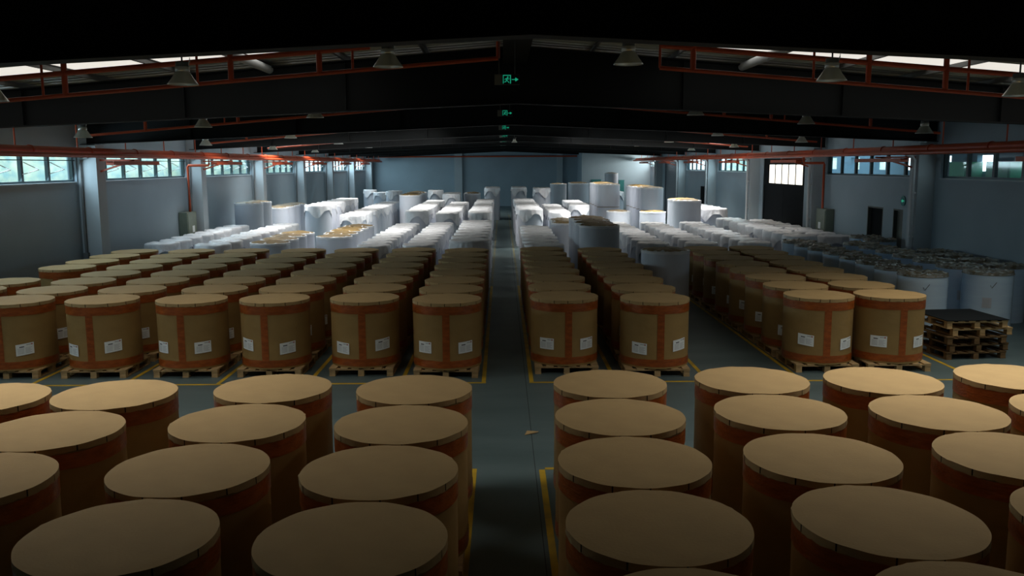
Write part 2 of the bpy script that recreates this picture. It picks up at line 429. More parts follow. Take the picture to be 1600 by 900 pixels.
# doors of the right wall
root = empty('door_1', (XR + .1, DOOR_R[0], 0)); root['kind'] = 'structure'
W = DOOR_R[1] - DOOR_R[0]
df = MB(); df.span((-.06, 0, 0), (.06, .12, 4.0)); df.span((-.06, W - .12, 0), (.06, W, 4.0)); df.span((-.06, 0, 3.72), (.06, W, 4.0)); df.span((-.06, .12, 2.72), (.06, W - .12, 2.84))
df.build('door_frame', M['black'], root)
for i in range(2):
    lf = MB().span((-.04, .12 + i * (W - .24) / 2, 0.02), (.04, .12 + (i + 1) * (W - .24) / 2 - .02, 2.72)); lf.build('door_leaf', M['black'], root)
pw = 4.75
for i in range(5):
    MB().span((-.02, .40 + i * pw / 5 + .02, 2.85), (.02, .40 + (i + 1) * pw / 5 - .02, 3.71)).build('lit_pane', M['lit_pane'], root)
for i in range(6):
    MB().span((-.04, .36 + i * pw / 5, 2.84), (.03, .44 + i * pw / 5 - .02, 3.72)).build('glazing_bar', M['black'], root)
MB().span((-.05, .12, 2.84), (.05, .38, 3.72)).build('door_panel', M['black'], root)
MB().span((-.05, .42 + pw, 2.84), (.05, W - .12, 3.72)).build('door_panel', M['black'], root)
root = empty('door_2', (XR + .1, SHUT_R[0], 0)); root['kind'] = 'structure'
W = SHUT_R[1] - SHUT_R[0]; sh = MB()
for i in range(40):
    z = i * .1; sh.box((0, W / 2, z + .05), (.035 if i % 2 else .05, W, .098))
sh.build('shutter_curtain', M['shutter'], root)
MB().span((-.14, 0, 3.98), (.14, W, 4.05)).build('shutter_head', M['shutter'], root)
for yy in (0, W - .1): MB().span((-.09, yy, 0), (.09, yy + .1, 4.0)).build('guide_rail', M['shutter'], root)
for i, (y0, y1) in enumerate(SIDE_R):
    root = empty(f'door_{3+i}', (XR + .1, y0, 0)); root['kind'] = 'structure'; W = y1 - y0
    f = MB(); f.span((-.1, 0, 0), (.1, .05, 2.3)); f.span((-.1, W - .05, 0), (.1, W, 2.3)); f.span((-.1, .05, 2.25), (.1, W - .05, 2.3)); f.build('door_frame', M['door_grey'], root)
    MB().span((.02, .05, .01), (.06, W - .05, 2.25)).build('door_leaf', M['black'] if i else M['door_grey'], root)
    MB().tube([(.01, W - .12, 1.0), (-.05, W - .12, 1.0), (-.05, W - .25, 1.0)], .012, 6).build('door_handle', M['alu'], root)
root = empty('door_5', (XR - .02, 54.85, 0)); root['kind'] = 'structure'
MB().span((-.02, 0, .0), (.02, .85, 2.35)).build('door_leaf', M['black'], root)
MB().tube([(-.02, .1, 1.0), (-.07, .1, 1.0), (-.07, .22, 1.0)], .012, 6).build('door_handle', M['alu'], root)

# outside
structure(MB().span((-60, -20, -0.4), (XL - T, 130, -0.21)).build('ground', M['ground']))
structure(MB().span((XR + T, -20, -0.4), (60, 130, -0.21)).build('ground', M['ground']))
def tree(loc, r, h, seed, label):
    root = empty('tree', loc)
    mb = MB(); n, m = 28, 18; rows = []
    for j in range(m + 1):
        ph = PI * j / m; row = []
        for i in range(n):
            th = 2 * PI * i / n
            d = Vector((math.cos(th) * math.sin(ph), math.sin(th) * math.sin(ph), math.cos(ph)))
            k = 1 + .28 * noise.noise(d * 2.1 + Vector((seed, 0, 0))) + .16 * noise.noise(d * 6 + Vector((0, seed, 0)))
            row.append((d.x * r * k, d.y * r * k, h * .56 + d.z * h * .5 * k))
        rows.append(row)
    mb.rings(rows); mb.build('foliage', M['leaf'], root)
    MB().tube([(0, 0, -.2), (.05, 0, h * .3), (0, .04, h * .5)], .16, 8).build('trunk', M['bark'], root)
    tag(root, label, 'tree', 'trees outside the left windows')
for i in range(10):
    tree((-19.5 - (i % 2) * 2.2, 6 + i * 8.0, -.2), 3.3 + (i % 2) * .3, 5.6 + (i % 3) * .9, i * 3.1,
         f'green tree outside the left windows, {ORD[i+1]} from the camera')
for i in range(3):
    o = empty('x')
    bpy.data.objects.remove(o)
    tree((23 + i, 62 + i * 11, -.2), 3.6, 6.2, 50 + i, f'green tree outside the far right windows, {ORD[i+1]} from the camera')
fc = MB()   # neighbouring shed on the right: wall with openings, and a slab added over the alley to dim it
for y in range(0, 54, 3):
    fc.span((18.0, y, -.2), (18.2, y + 1.9, 5.4)); fc.span((18.0, y + 1.9, -.2), (18.2, y + 3, 3.45)); fc.span((18.0, y + 1.9, 4.05), (18.2, y + 3, 5.4))
structure(fc.build('wall_neighbour', M['facade']))
structure(MB().span((XR + T, 0, 5.4), (18.4, 40, 5.55)).build('ceiling_shade_slab', M['facade']))  # unseen slab, added to keep daylight off the alley behind the right windows
for i, y in enumerate((29.6, 32.4, 35.2)):
    bx = MB().span((17.3, y, -.2), (17.9, y + 1.5, 3.8)); bx.span((17.28, y + .1, 2.6), (17.3, y + .9, 3.7))
    tag(bx.build('storage_cabinet', M['green_paint']), f'green cabinet seen through the near right windows, {ORD[i+1]} from camera', 'cabinet', 'green cabinets outside')

# ---------------------------------------------------------------- pipes and hardware
def red_main(x, s, y0, y1, label):
    root = empty('fire_main', (x, y0, 4.15))
    L_ = y1 - y0
    MB().tube([(0, 0, 0), (0, L_, 0)], .105, 12).build('upper_pipe', M['pipe'], root)
    MB().tube([(-s * .24, 0, -.10), (-s * .24, L_, -.10)], .06, 10).build('lower_pipe', M['pipe'], root)
    y = 0.5
    while y < L_:
        MB().tube([(0, y, .0), (0, y, roof_z(x) - 4.15 - .1)], .018, 6).build('pipe_hanger', M['pipe'], root)
        MB().lathe([(.105, -.04), (.125, -.04), (.125, .04), (.105, .04)], 12).build('pipe_collar', M['pipe'], root, (0, y + .6, 0)).rotation_euler = (PI / 2, 0, 0)
        y += 2.9
    tag(root, label, 'pipe')
red_main(-10.95, -1, 2.0, 78.2, 'red fire main pipe running along the top of the left wall')
red_main(11.5, 1, 2.0, 74.8, 'red fire main pipe running along the top of the right wall')
for side, x, ps, s in (('left', -10.95, LP, -1), ('right', 11.5, RP, 1)):
    for k, y in enumerate(ps[1:8]):
        b = empty('pipe_bracket', (x, y + .25, 4.0))
        xp = (-11.65 if s < 0 else 12.25) - x
        MB().bar((xp, 0, -.38), (-s * .30, 0, -.06), .05, .05).build('strut', M['pipe'], b)
        MB().bar((xp, 0, -.06), (-s * .45, 0, -.06), .05, .05).build('arm', M['pipe'], b)
        tag(b, f'red pipe bracket on the {ORD[k+2]} pillar of the {side} wall', 'bracket', f'pipe brackets on the {side} wall')
        t = MB(); t.span((x - .12 - s * .15, y - 1.0, 3.80), (x + .10 - s * .15, y + 2.2, 3.87)); t.span((x - .12 - s * .15, y - 1.0, 3.87), (x - .105 - s * .15, y + 2.2, 3.905)); t.span((x + .085 - s * .15, y - 1.0, 3.87), (x + .10 - s * .15, y + 2.2, 3.905))
        tag(t.build('cable_tray', M['pipe']), f'short red cable tray by the {ORD[k+2]} pillar of the {side} wall', 'cable tray', f'red trays on the {side} wall')
mb = MB().tube([(-11.2, 79.2, 4.48), (6.8, 79.2, 4.48)], .07, 10)
tag(mb.build('red_pipe', M['pipe']), 'red pipe running across the top of the far wall', 'pipe')
def branch(y, k):
    for sgn, side in ((-1, 'left'), (1, 'right')):
        root = empty('sprinkler_pipe', (0, y, 0))
        x0 = -.05 if sgn < 0 else 2.43; x1 = -10.6 if sgn < 0 else 11.2
        def pz(x): return roof_z(x) - .64
        MB().tube([(x0, 0, pz(x0)), (x1, 0, pz(x1))], .032, 8).build('branch_pipe', M['pipe'], root)
        MB().tube([(x0 if sgn > 0 else -2.0, 0, roof_z(x0 if sgn > 0 else -2.0) - .31), (x1, 0, roof_z(x1) - .31)], .04, 8).build('feed_pipe', M['pipe'], root)
        hs = ((-2.27, .02), (-2.78, .045), (-4.13, .045), (-4.64, .02), (-6.66, .045), (-7.0, .02), (-9.0, .045)) if sgn < 0 else \
             ((2.43, .02), (2.94, .045), (4.8, .02), (5.65, .045), (6.85, .045), (7.2, .02), (9.4, .045))
        for x, r in hs:
            MB().tube([(x, 0, pz(x)), (x, 0, roof_z(x) - .02)], r, 8).build('drop_pipe', M['pipe'], root)
        if sgn < 0: MB().tube([(x0, 0, pz(x0)), (x0, 0, pz(x0) + .25)], .03, 8).build('drop_pipe', M['pipe'], root)
        tag(root, f'red sprinkler pipe below the {side} roof slope in the {ORD[k+1]} bay', 'pipe', 'sprinkler branch pipes')
for k in range(4): branch(13.62 + PITCH_Y * k, k)

# hydrant cabinets with red risers, alarms, conduits, downpipes
def hydrant(x, y0, y1, s, label, rl):
    root = empty('hydrant_cabinet', (x, y0, 0))
    d = .34
    MB().span((-s * .02, 0, .95), (-s * d, y1 - y0, 2.02)).build('cabinet_body', M['cabinet'], root)
    cd = MB().span((-s * d, .05, 1.0), (-s * (d + .02), y1 - y0 - .05, 1.97)).build('cabinet_door', M['cabinet'], root)
    MB().span((-s * (d + .02), .45, 1.25), (-s * (d + .025), .7, 1.5)).build('notice', M['label'], cd)
    MB().span((-s * .02, .1, 0), (-s * .3, y1 - y0 - .1, .95)).build('plinth', M['cabinet'], root)
    tag(root, label, 'cabinet')
    r = MB().tube([(x - s * .22, y1 - .3, 2.02), (x - s * .22, y1 - .3, 3.72), (x - s * .24, y1 - .28, 3.78), (x - s * 1.0, y1 - .28, 3.78), (x - s * 1.03, y1 - .28, 3.82), (x - s * 1.03, y1 - .28, 4.06)], .05, 8)
    tag(r.build('riser_pipe', M['pipe']), rl, 'pipe')
hydrant(XL, 32.85, 33.83, -1, 'grey green hydrant cabinet against the left wall', 'red riser pipe above the left wall hydrant cabinet')
hydrant(XR, 33.2, 34.2, 1, 'grey green hydrant cabinet against the right wall', 'red riser pipe above the right wall hydrant cabinet')
for x, y, z, lb in ((-12.165, 35.7, 1.50, 'small dark red alarm box behind the left hydrant cabinet'), (12.715, 44.3, .98, 'small dark red alarm box beside the big dark door')):
    a = MB().box((x, y, z), (.07, .17, .17)); a.box((x + (.04 if x < 0 else -.04), y, z), (.03, .09, .09))
    tag(a.build('alarm_box', M['alarm']), lb, 'alarm')
for k, y in enumerate(LP[1:8]):
    p = MB().tube([(XL + .12, y - .07, 1.2), (XL + .12, y - .07, 3.98)], .035, 8); p.box((XL + .12, y - .07, 1.2), (.14, .12, .16))
    p.tube([(XL + .12, y - .07, 3.98), (XL + .35, y - .07, 4.02)], .035, 8)
    tag(p.build('conduit', M['downpipe_dark']), f'dark vertical conduit beside the {ORD[k+2]} pillar of the left wall', 'conduit', 'left wall conduits')
for k, y in enumerate(RP[1:8]):
    p = MB().tube([(12.165, y + .12, 0), (12.165, y + .12, 3.85), (12.1, y + .12, 3.95), (11.75, y + .12, 4.12)], .055, 8)
    p.box((12.185, y + .12, 1.6), (.1, .16, .05)); p.box((12.185, y + .12, 2.9), (.1, .16, .05))
    tag(p.build('downpipe', M['downpipe']), f'white downpipe on the {ORD[k+2]} pillar of the right wall', 'downpipe', 'right wall downpipes')
g = empty('direction_sign', (XR - .01, 27.5, 2.58), 0)
gd = MB()
gd.disc([(-.02, .16 * math.cos(2 * PI * i / 24), .16 * math.sin(2 * PI * i / 24)) for i in range(24)]); gd.rings([[(-.02, .16 * math.cos(2 * PI * i / 24), .16 * math.sin(2 * PI * i / 24)) for i in range(24)], [(.005, .16 * math.cos(2 * PI * i / 24), .16 * math.sin(2 * PI * i / 24)) for i in range(24)]])
gd.build('sign_disc', M['teal'], g)
MB().span((-.026, -.09, -.02), (-.022, .05, .02)).build('arrow_shaft', M['green_glow'], g)
aw = MB(); aw.add([(-.024, .1, 0), (-.024, .02, .06), (-.024, .02, -.06), (-.028, .1, 0), (-.028, .02, .06), (-.028, .02, -.06)], [(0, 1, 2), (5, 4, 3), (0, 3, 4, 1), (1, 4, 5, 2), (2, 5, 3, 0)]); aw.build('arrow_head', M['green_glow'], g)
tag(g, 'round green arrow sign on the right wall above a doorway', 'sign')
for x0, x1, z0, z1, lb in ((7.68, 8.5, 1.1, 2.43, 'dark teal notice board on the far white wall, left one'), (10.05, 10.5, 1.1, 2.38, 'narrow pale teal notice board on the far white wall')):
    t = MB().span((x0, 74.94, z0), (x1, 74.99, z1)); t.span((x0 - .03, 74.95, z1), (x1 + .03, 74.99, z1 + .03)); t.span((x0 - .03, 74.95, z0 - .03), (x1 + .03, 74.99, z0))
    tag(t.build('notice_board', M['teal']), lb, 'board')

# high-bay lamps
def make_lamp():
    root = empty('high_bay_lamp')
    MB().lathe([(.085, .165), (.105, .15), (.15, .075), (.205, .0), (.212, -.012), (.206, -.014), (.196, .0), (.145, .07), (.10, .14)], 28).build('shade', M['alu'], root)
    shade = root.children[0]
    hb = MB().lathe([(0.001, .30), (.085, .30), (.09, .285), (.09, .235)], 24); hb = hb.build('housing', M['lamp_dark'], root)
    MB().lathe([(.09, .235), (.098, .23), (.098, .17), (.085, .165)], 24).build('collar', M['alu'], root)
    MB().disc([(.15 * math.cos(2 * PI * i / 24), .15 * math.sin(2 * PI * i / 24), .06) for i in range(24)], True).build('lens', M['lens'], shade)
    MB().tube([(.08, 0, .24), (.11, 0, .33), (.11, 0, .36)], .008, 6).build('bracket', M['alu'], hb)
    MB().tube([(0, 0, .30), (0, 0, .75)], .012, 6).build('hang_rod', M['lamp_dark'], root)
    freeze(root)
    return root
lamp = None
first = True
proto_lamp = make_lamp()
for k in range(5):
    for j, dx in enumerate((-10.2, -7.3, -4.6, -1.7, 1.7, 4.6, 7.3, 10.2)):
        o = proto_lamp if first else copy_tree(proto_lamp); first = False
        x = 0.1 + dx
        o.location = (x, 12.6 + PITCH_Y * k, roof_z(x) - .74)
        n = abs(j - 3.5) + .5
        tag(o, f'aluminium high-bay lamp {"left" if dx < 0 else "right"} of the ridge, {ORD[int(n)]} from it, {ORD[k+1]} lamp row', 'lamp', 'high-bay lamps')
o = copy_tree(proto_lamp); o.location = (.56, 38.85, 4.74); o.scale = (.6, .6, .6)
tag(o, 'small pale lamp hanging lowest beside the far exit signs', 'lamp', 'high-bay lamps')
MB().tube([(0, 0, .8), (0, 0, 2.34)], .012, 6).build('hang_rod', M['lamp_dark'], o)

# exit signs
def make_sign():
    root = empty('exit_sign')
    MB().span((-.19, 0, -.077), (.19, .03, .077)).build('sign_box', M['sign_box'], root)
    MB().span((-.075, -.003, -.074), (.187, 0.0, .074)).build('sign_face', M['sign_face'], root)
    d = MB(); y0, y1 = -.007, -.003
    d.span((-.062, y0, -.06), (-.052, y1, .068)); d.span((.046, y0, -.06), (.060, y1, .068)); d.span((-.052, y0, .056), (.046, y1, .068))
    d.build('door_symbol', M['green_glow'], root)
    m = MB()
    m.add([(.012 + .012 * math.cos(a * PI / 6), y0, .034 + .012 * math.sin(a * PI / 6)) for a in range(12)], [tuple(range(12))])
    for a, b, w in (((.004, .018), (-.008, -.012), .018), ((.004, .016), (-.026, .012), .008), ((-.026, .012), (-.032, -.006), .008), ((.004, .014), (.026, .004), .008), ((.026, .004), (.036, .016), .008),
                    ((-.008, -.012), (.014, -.026), .010), ((.014, -.026), (.030, -.048), .010), ((-.008, -.012), (-.020, -.034), .010), ((-.020, -.034), (-.042, -.036), .010)):
        A, B = Vector((a[0], -.005, a[1])), Vector((b[0], -.005, b[1]))
        m.bar(A, B, .004, w) if False else m.box((A + B) / 2, ((B - A).length + w * .5, .004, w), Matrix.Rotation(-math.atan2(B.z - A.z, B.x - A.x), 3, 'Y'))
    m.build('running_man_symbol', M['green_glow'], root)
    ar = MB(); ar.span((.072, y0, -.006), (.128, y1, .006))
    ar.add([(.176, y0, 0), (.13, y0, .028), (.13, y0, -.028), (.122, y0, .0)], [(0, 3, 1), (0, 2, 3)])
    ar.add([(.176, y0, 0), (.128, y0, .03), (.12, y0, 0), (.128, y0, -.03)], [(0, 1, 2, 3)])
    ar.build('arrow_symbol', M['green_glow'], root)
    for x in (-.12, .12): MB().tube([(x, .015, .077), (x, .015, .567)], .006, 6).build('hang_rod', M['lamp_dark'], root)
    freeze(root); return root
sg = make_sign()
for k in range(7):
    o = sg if k == 0 else copy_tree(sg)
    o.location = (.085, 13.5 + PITCH_Y * k, CAM_H + 1.275)
    tag(o, f'{ORD[k+1]} green running-man exit sign from the camera, hanging below the ridge', 'sign', 'hanging exit signs')

# ---------------------------------------------------------------- floor markings
def line(x0, y0, x1, y1, label, m='line'):
    w = .036
    if abs(x1 - x0) > abs(y1 - y0): mb = MB().span((x0, y0 - w, 0), (x1, y0 + w, .003))
    else: mb = MB().span((x0 - w, y0, 0), (x0 + w, y1, .003))
    tag(mb.build('floor_line', M[m]), label, 'floor line', 'yellow floor lines')
line(-11.2, 14.78, -.30, 14.78, 'yellow line across the front of the left far block')
line(-.34, 14.82, -.34, 27, 'yellow line along the left edge of the far aisle')
line(-.34, 27.2, -.34, 66, 'faint worn line along the left edge of the farthest aisle stretch', 'line_worn')
for x, a in ((-1.78, 'first'), (-3.41, 'second'), (-4.98, 'third'), (-6.62, 'fourth'), (-8.25, 'fifth'), (-9.85, 'sixth')):
    line(x, 14.82, x, 26, f'yellow line between roll columns of left far block, {a} from aisle')
line(.46, 14.78, 3.64, 14.78, 'yellow line across the front of the right far block beside the aisle')
line(.5, 14.82, .5, 27, 'yellow line along the right edge of the far aisle')
line(.5, 27.2, .5, 66, 'faint worn line along the right edge of the farthest aisle stretch', 'line_worn')
line(1.98, 14.82, 1.98, 26, 'yellow line between the two roll columns right of the aisle')
line(3.6, 14.82, 3.6, 26, 'yellow line on the left edge of the side gangway')
line(5.25, 14.78, 8.3, 14.78, 'yellow line across the front of the right-hand brown roll pair')
line(5.25, 14.82, 5.25, 26, 'yellow line on the right edge of the side gangway')
line(8.36, 14.78, 8.36, 17.6, 'yellow line beside the stack of empty pallets')
line(8.4, 14.78, 12.0, 14.78, 'yellow line in front of the stack of empty pallets')
line(-.37, 2, -.37, 10.45, 'yellow line along the left edge of the near aisle')
line(.48, 2, .48, 10.40, 'yellow line along the right edge of the near aisle')
line(.52, 10.44, 5, 10.44, 'yellow line across the back of the right near block')
line(-5, 10.44, -.41, 10.44, 'yellow line across the back of the left near block')
tag(MB().span((.392, 0, 0), (.402, 70, .0015)).build('floor_joint', M['joint']), 'thin dark floor joint along the aisle', 'floor joint', )
sc = MB(); sc.add([(.30, 11.80, .006), (.50, 11.88, .03), (.34, 11.98, .012), (.30, 11.80, .001), (.50, 11.88, .02), (.34, 11.98, .004)], [(0, 1, 2), (5, 4, 3), (0, 3, 4, 1), (1, 4, 5, 2), (2, 5, 3, 0)])
tag(sc.build('paper_scrap', M['kraft_top']), 'small torn scrap of paper lying on the aisle floor', 'paper scrap')

# ---------------------------------------------------------------- pallets
def pallet_parts(root, m, w=1.16, detailed=True, hh=.15):
    dk = MB()
    for i in range(6):
        x = -w / 2 + .07 + i * (w - .14) / 5; dk.box((x, 0, hh - .011), (.135, w, .022))
    for i in range(3): dk.box((0, -w / 2 + .06 + i * (w - .12) / 2, hh - .031), (w, .11, .018))
    dk.build('deck', m, root)
    bs = MB()
    for i in range(3): bs.box((-w / 2 + .06 + i * (w - .12) / 2, 0, .010), (.11, w, .018))
    bs.build('base_boards', m, root)
    for i in range(3):
        for j in range(3):
            MB().box((-w / 2 + .06 + i * (w - .12) / 2, -w / 2 + .06 + j * (w - .12) / 2, (hh - .04 + .019) / 2), (.105, .105, hh - .04 - .019)).build('block', m, root)
pal = empty('wooden_pallet'); pallet_parts(pal, M['wood']); freeze(pal)
USED = {'pal': False}
palm = MB()       # the same pallet as a single mesh, for the ones deep inside the blocks
for c in KIDS[pal.name]:
    me = c.data; palm.add([v.co[:] for v in me.vertices], [list(p.vertices) for p in me.polygons])
pal_simple = palm.build('wooden_pallet', M['wood'])
USEDS = [False]
def put_pallet(x, y, detailed, label, group):
    if detailed:
        o = copy_tree(pal) if USED['pal'] else pal; USED['pal'] = True
    else:
        o = pal_simple.copy() if USEDS[0] else pal_simple
        if USEDS[0]: COL.objects.link(o)
        USEDS[0] = True
    o.location = (x + random.uniform(-.02, .02), y + random.uniform(-.02, .02), 0); o.rotation_euler = (0, 0, random.uniform(-.02, .02))
    tag(o, label, 'pallet', group)

# ---------------------------------------------------------------- brown kraft rolls
R0, H0 = .625, 1.195
def arc_patch(mb, r, a0, a1, z0, z1, n=8, mi=0, tilt=0.0, m=1):
    rows = []
    for j in range(m + 1):
        row = []
        for i in range(n + 1):
            a = a0 + (a1 - a0) * i / n
            t = tilt * (i / n - .5)
            z = z0 + (z1 - z0) * j / m + t
            row.append((r * math.sin(a), -r * math.cos(a), z))
        rows.append(row)
    mb.rings(rows, True, mi, close=False)
def make_label_mesh(ang, z, w, h, tilt):
    mb = MB(); da = w / 2 / R0; r = R0 + .010
    arc_patch(mb, r, ang - da, ang + da, z - h / 2, z + h / 2, 6, 0, tilt)
    def q(u0, u1, v0, v1, mi):
        t0 = tilt * ((u0 + u1) / 2 - .5)
        arc_patch(mb, r + .002, ang - da + 2 * da * u0, ang - da + 2 * da * u1, z - h / 2 + h * v0 + t0, z - h / 2 + h * v1 + t0, 3, mi, tilt * (u1 - u0))
    q(.20, .46, .70, .78, 1); q(.58, .90, .84, .90, 2); q(.84, .93, .82, .92, 3)
    for i in range(5):
        v = .16 + i * .105
        q(.10, .45, v, v + .028, 2); q(.52, .80 if i % 2 else .88, v, v + .028, 2)
    return mb
def kraft_roll(seed, strip, labels):
    rn = random.Random(seed)
    root = empty('kraft_paper_roll')
    n = 64; ph = [rn.uniform(0, 6) for _ in range(5)]
    def rr(k, z): 
        a = 2 * PI * k / n
        return R0 - .003 + .0035 * noise.noise(Vector((math.cos(a) * 3 + seed, math.sin(a) * 3, z * 2.2)))
    zs = [0.0, .01, .15, .35, .6, .85, 1.05, H0 - .012, H0]
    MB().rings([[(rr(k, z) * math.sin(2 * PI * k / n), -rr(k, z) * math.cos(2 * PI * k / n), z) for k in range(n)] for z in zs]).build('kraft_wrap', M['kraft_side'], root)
    # lid: paper disc whose rim is folded down in pleats
    lid = MB(); N2 = 96
    er = [R0 + .004 + .003 * noise.noise(Vector((math.cos(2 * PI * k / N2) * 4 + seed, math.sin(2 * PI * k / N2) * 4, 9))) + (rn.uniform(.0, .009) if rn.random() < .04 else 0) for k in range(N2)]
    top = [(er[k] * math.sin(2 * PI * k / N2), -er[k] * math.cos(2 * PI * k / N2), H0 + .005 + .002 * math.sin(k * .7 + ph[0])) for k in range(N2)]
    inner = [(.55 * x / R0, .55 * y / R0, H0 + .008) for x, y, z in top]
    lid.rings([top, inner], True); lid.disc(inner)
    k = 0
    while k < N2:
        w = rn.choice((7, 8, 9)); k2 = min(k + w, N2)
        vs = []; 
        for i in range(k, k2 + 1):
            x, y, z = top[i % N2]; f = (R0 + .0055) / math.hypot(x, y)
            if i == k2: a = 2 * PI * (i - .30) / N2; x, y = (R0 + .0055) * math.sin(a), -(R0 + .0055) * math.cos(a); f = 1
            vs += [(x, y, z), (x * f, y * f, H0 - .045 - rn.uniform(0, .012))]
        lid.add(vs, [(2 * i, 2 * i + 1, 2 * i + 3, 2 * i + 2) for i in range(k2 - k)], 0, True)
        k = k2
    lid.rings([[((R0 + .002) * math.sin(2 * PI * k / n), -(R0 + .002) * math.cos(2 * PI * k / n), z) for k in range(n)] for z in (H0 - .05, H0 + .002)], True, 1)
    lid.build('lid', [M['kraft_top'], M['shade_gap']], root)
    def band(name, z0, z1):
        mb = MB()
        def zj(k, z): return z + .008 * noise.noise(Vector((math.cos(2 * PI * k / n) * 2.5, math.sin(2 * PI * k / n) * 2.5, z * 9 + seed)))
        mb.rings([[((R0 + .003) * math.sin(2 * PI * k / n), -(R0 + .003) * math.cos(2 * PI * k / n), zj(k, z)) for k in range(n)] for z in (z0, (z0 + z1) / 2, z1)])
        mb.build(name, M['tape'], root)
    band('tape_band', .035, .165); band('tape_band', H0 - .205, H0 - .055)
    ts = MB(); arc_patch(ts, R0 + .0045, strip - .1, strip + .1, .15, H0 - .18, 4, 0, 0, 4); ts.build('tape_strip', M['tape'], root)
    for ang, z, tilt in labels:
        make_label_mesh(strip + ang, z, .29, .205, tilt).build('label', [M['label'], M['ink'], M['ink_grey'], M['ink_red']], root)
    MB().disc([(R0 * .99 * math.sin(2 * PI * k / n), -R0 * .99 * math.cos(2 * PI * k / n), .001) for k in range(n)], True).build('base', M['kraft_side'], root)
    freeze(root)
    return root
KR = [kraft_roll(1, .06, [(-.62, .36, -.02), (.60, .42, .03)]), kraft_roll(2, .02, [(-.66, .40, .0), (.58, .40, .015)]), kraft_roll(3, -.03, [(-.60, .44, -.025), (.64, .38, .03)])]
KU = [False] * 3
cnt = [0]
def put_kraft(x, y, label, group, rz=None):
    v = cnt[0] % 3; cnt[0] += 1
    o = copy_tree(KR[v]) if KU[v] else KR[v]; KU[v] = True
    o.location = (x, y, .152); o.rotation_euler = (0, 0, rz if rz is not None else random.uniform(-.08, .08))
    tag(o, label, 'paper roll', group)

def brown_col(x_of, ys, rows, side, ci, block, detailed_rows=(1,), colname=None):
    for k, y in zip(rows, ys):
        x = x_of if not isinstance(x_of, (list, tuple)) else x_of[rows.index(k)]
        cn = colname or f'{ORD[ci]} column {side} of aisle'
        put_kraft(x, y, f'brown paper roll, {block} block, {ORD[k]} row back, {cn}', f'brown paper rolls in the {block} block')
        put_pallet(x, y, k in detailed_rows, f'pallet under {block} block brown roll, {ORD[k]} row back, {cn}', f'pallets under the {block} brown rolls')
# near block: rows are counted from the far edge of the block, facing the cross gangway
def near(xs, ys, side, ci):
    for k, (x, y) in enumerate(zip(xs, ys)):
        cn = f'{ORD[ci]} column {side} of aisle'
        put_kraft(x, y, f'brown paper roll, near block, {ORD[k+1]} row from gangway, {cn}', 'brown paper rolls in the near block', PI + random.uniform(-.08, .08))
        put_pallet(x, y, False, f'pallet under near block brown roll, {ORD[k+1]} row from gangway, {cn}', 'pallets under the near brown rolls')
near([1.195, 1.135, 1.08, 1.05, 1.04], [9.446, 8.165, 6.889, 5.6, 4.33], 'right', 1)
near([2.818, 2.73, 2.654, 2.643, 2.65], [9.565, 8.288, 6.949, 5.66, 4.39], 'right', 2)
near([4.281, 4.276, 4.29, 4.23], [9.50, 8.23, 6.955, 5.68], 'right', 3)
near([5.86, 5.75], [9.62, 8.30], 'right', 4)
near([-.97, -.966, -.996, -1.0], [9.252, 7.974, 6.696, 5.41], 'left', 1)
near([-2.531, -2.535, -2.543, -2.55], [9.343, 8.06, 6.78, 5.50], 'left', 2)
near([-4.171, -4.2, -4.2], [9.125, 7.85, 6.58], 'left', 3)
near([-5.5], [9.0], 'left', 4)
RY = 1.30
for ci, (x, y0) in enumerate(((-1.02, 15.71), (-2.554, 15.91), (-4.2, 15.86), (-5.72, 15.85), (-7.36, 15.87), (-8.93, 15.85)), 1):
    brown_col(x, [y0 + RY * k for k in range(8)], list(range(1, 9)), 'left', ci, 'middle')
brown_col(-10.56, [15.85 + RY * (k - 1) for k in (2, 3, 5, 6, 7, 8)], [2, 3, 5, 6, 7, 8], 'left', 7, 'middle')
for ci, (x, y0) in enumerate(((1.146, 15.98), (2.791, 15.71)), 1):
    brown_col(x, [y0 + RY * k for k in range(8)], list(range(1, 9)), 'right', ci, 'middle')
brown_col(5.90, [15.95 + RY * k for k in range(8)], list(range(1, 9)), 'right', 3, 'middle', tuple(range(1, 9)))
brown_col(7.24, [15.98 + RY * k for k in range(8)], list(range(1, 9)), 'right', 4, 'middle')

# stack of empty pallets
for i in range(5):
    o = empty('wooden_pallet', (9.12 + (0, .05, -.02, .12, .0)[i], 16.98 + (0, .03, -.02, .05, .0)[i], .152 * i), (.10, .12, .11, .10, .07)[i])
    pallet_parts(o, M['wood_dark'] if i < 3 else M['wood'], 1.24)
    pos = ('bottommost', 'second from the bottom', 'middle one', 'second from the top', 'topmost')[i]
    tag(o, f'empty wooden pallet, {pos} of the stack beside the brown rolls', 'pallet', 'stacked empty pallets')
mb = MB().box((0, 0, .006), (1.26, 1.27, .012))
o = mb.build('cover_sheet', M['sheet_dark']); o.location = (9.12, 16.98, .761); o.rotation_euler = (0, 0, .07)
tag(o, 'dark flat sheet lying on top of the empty pallet stack', 'sheet')

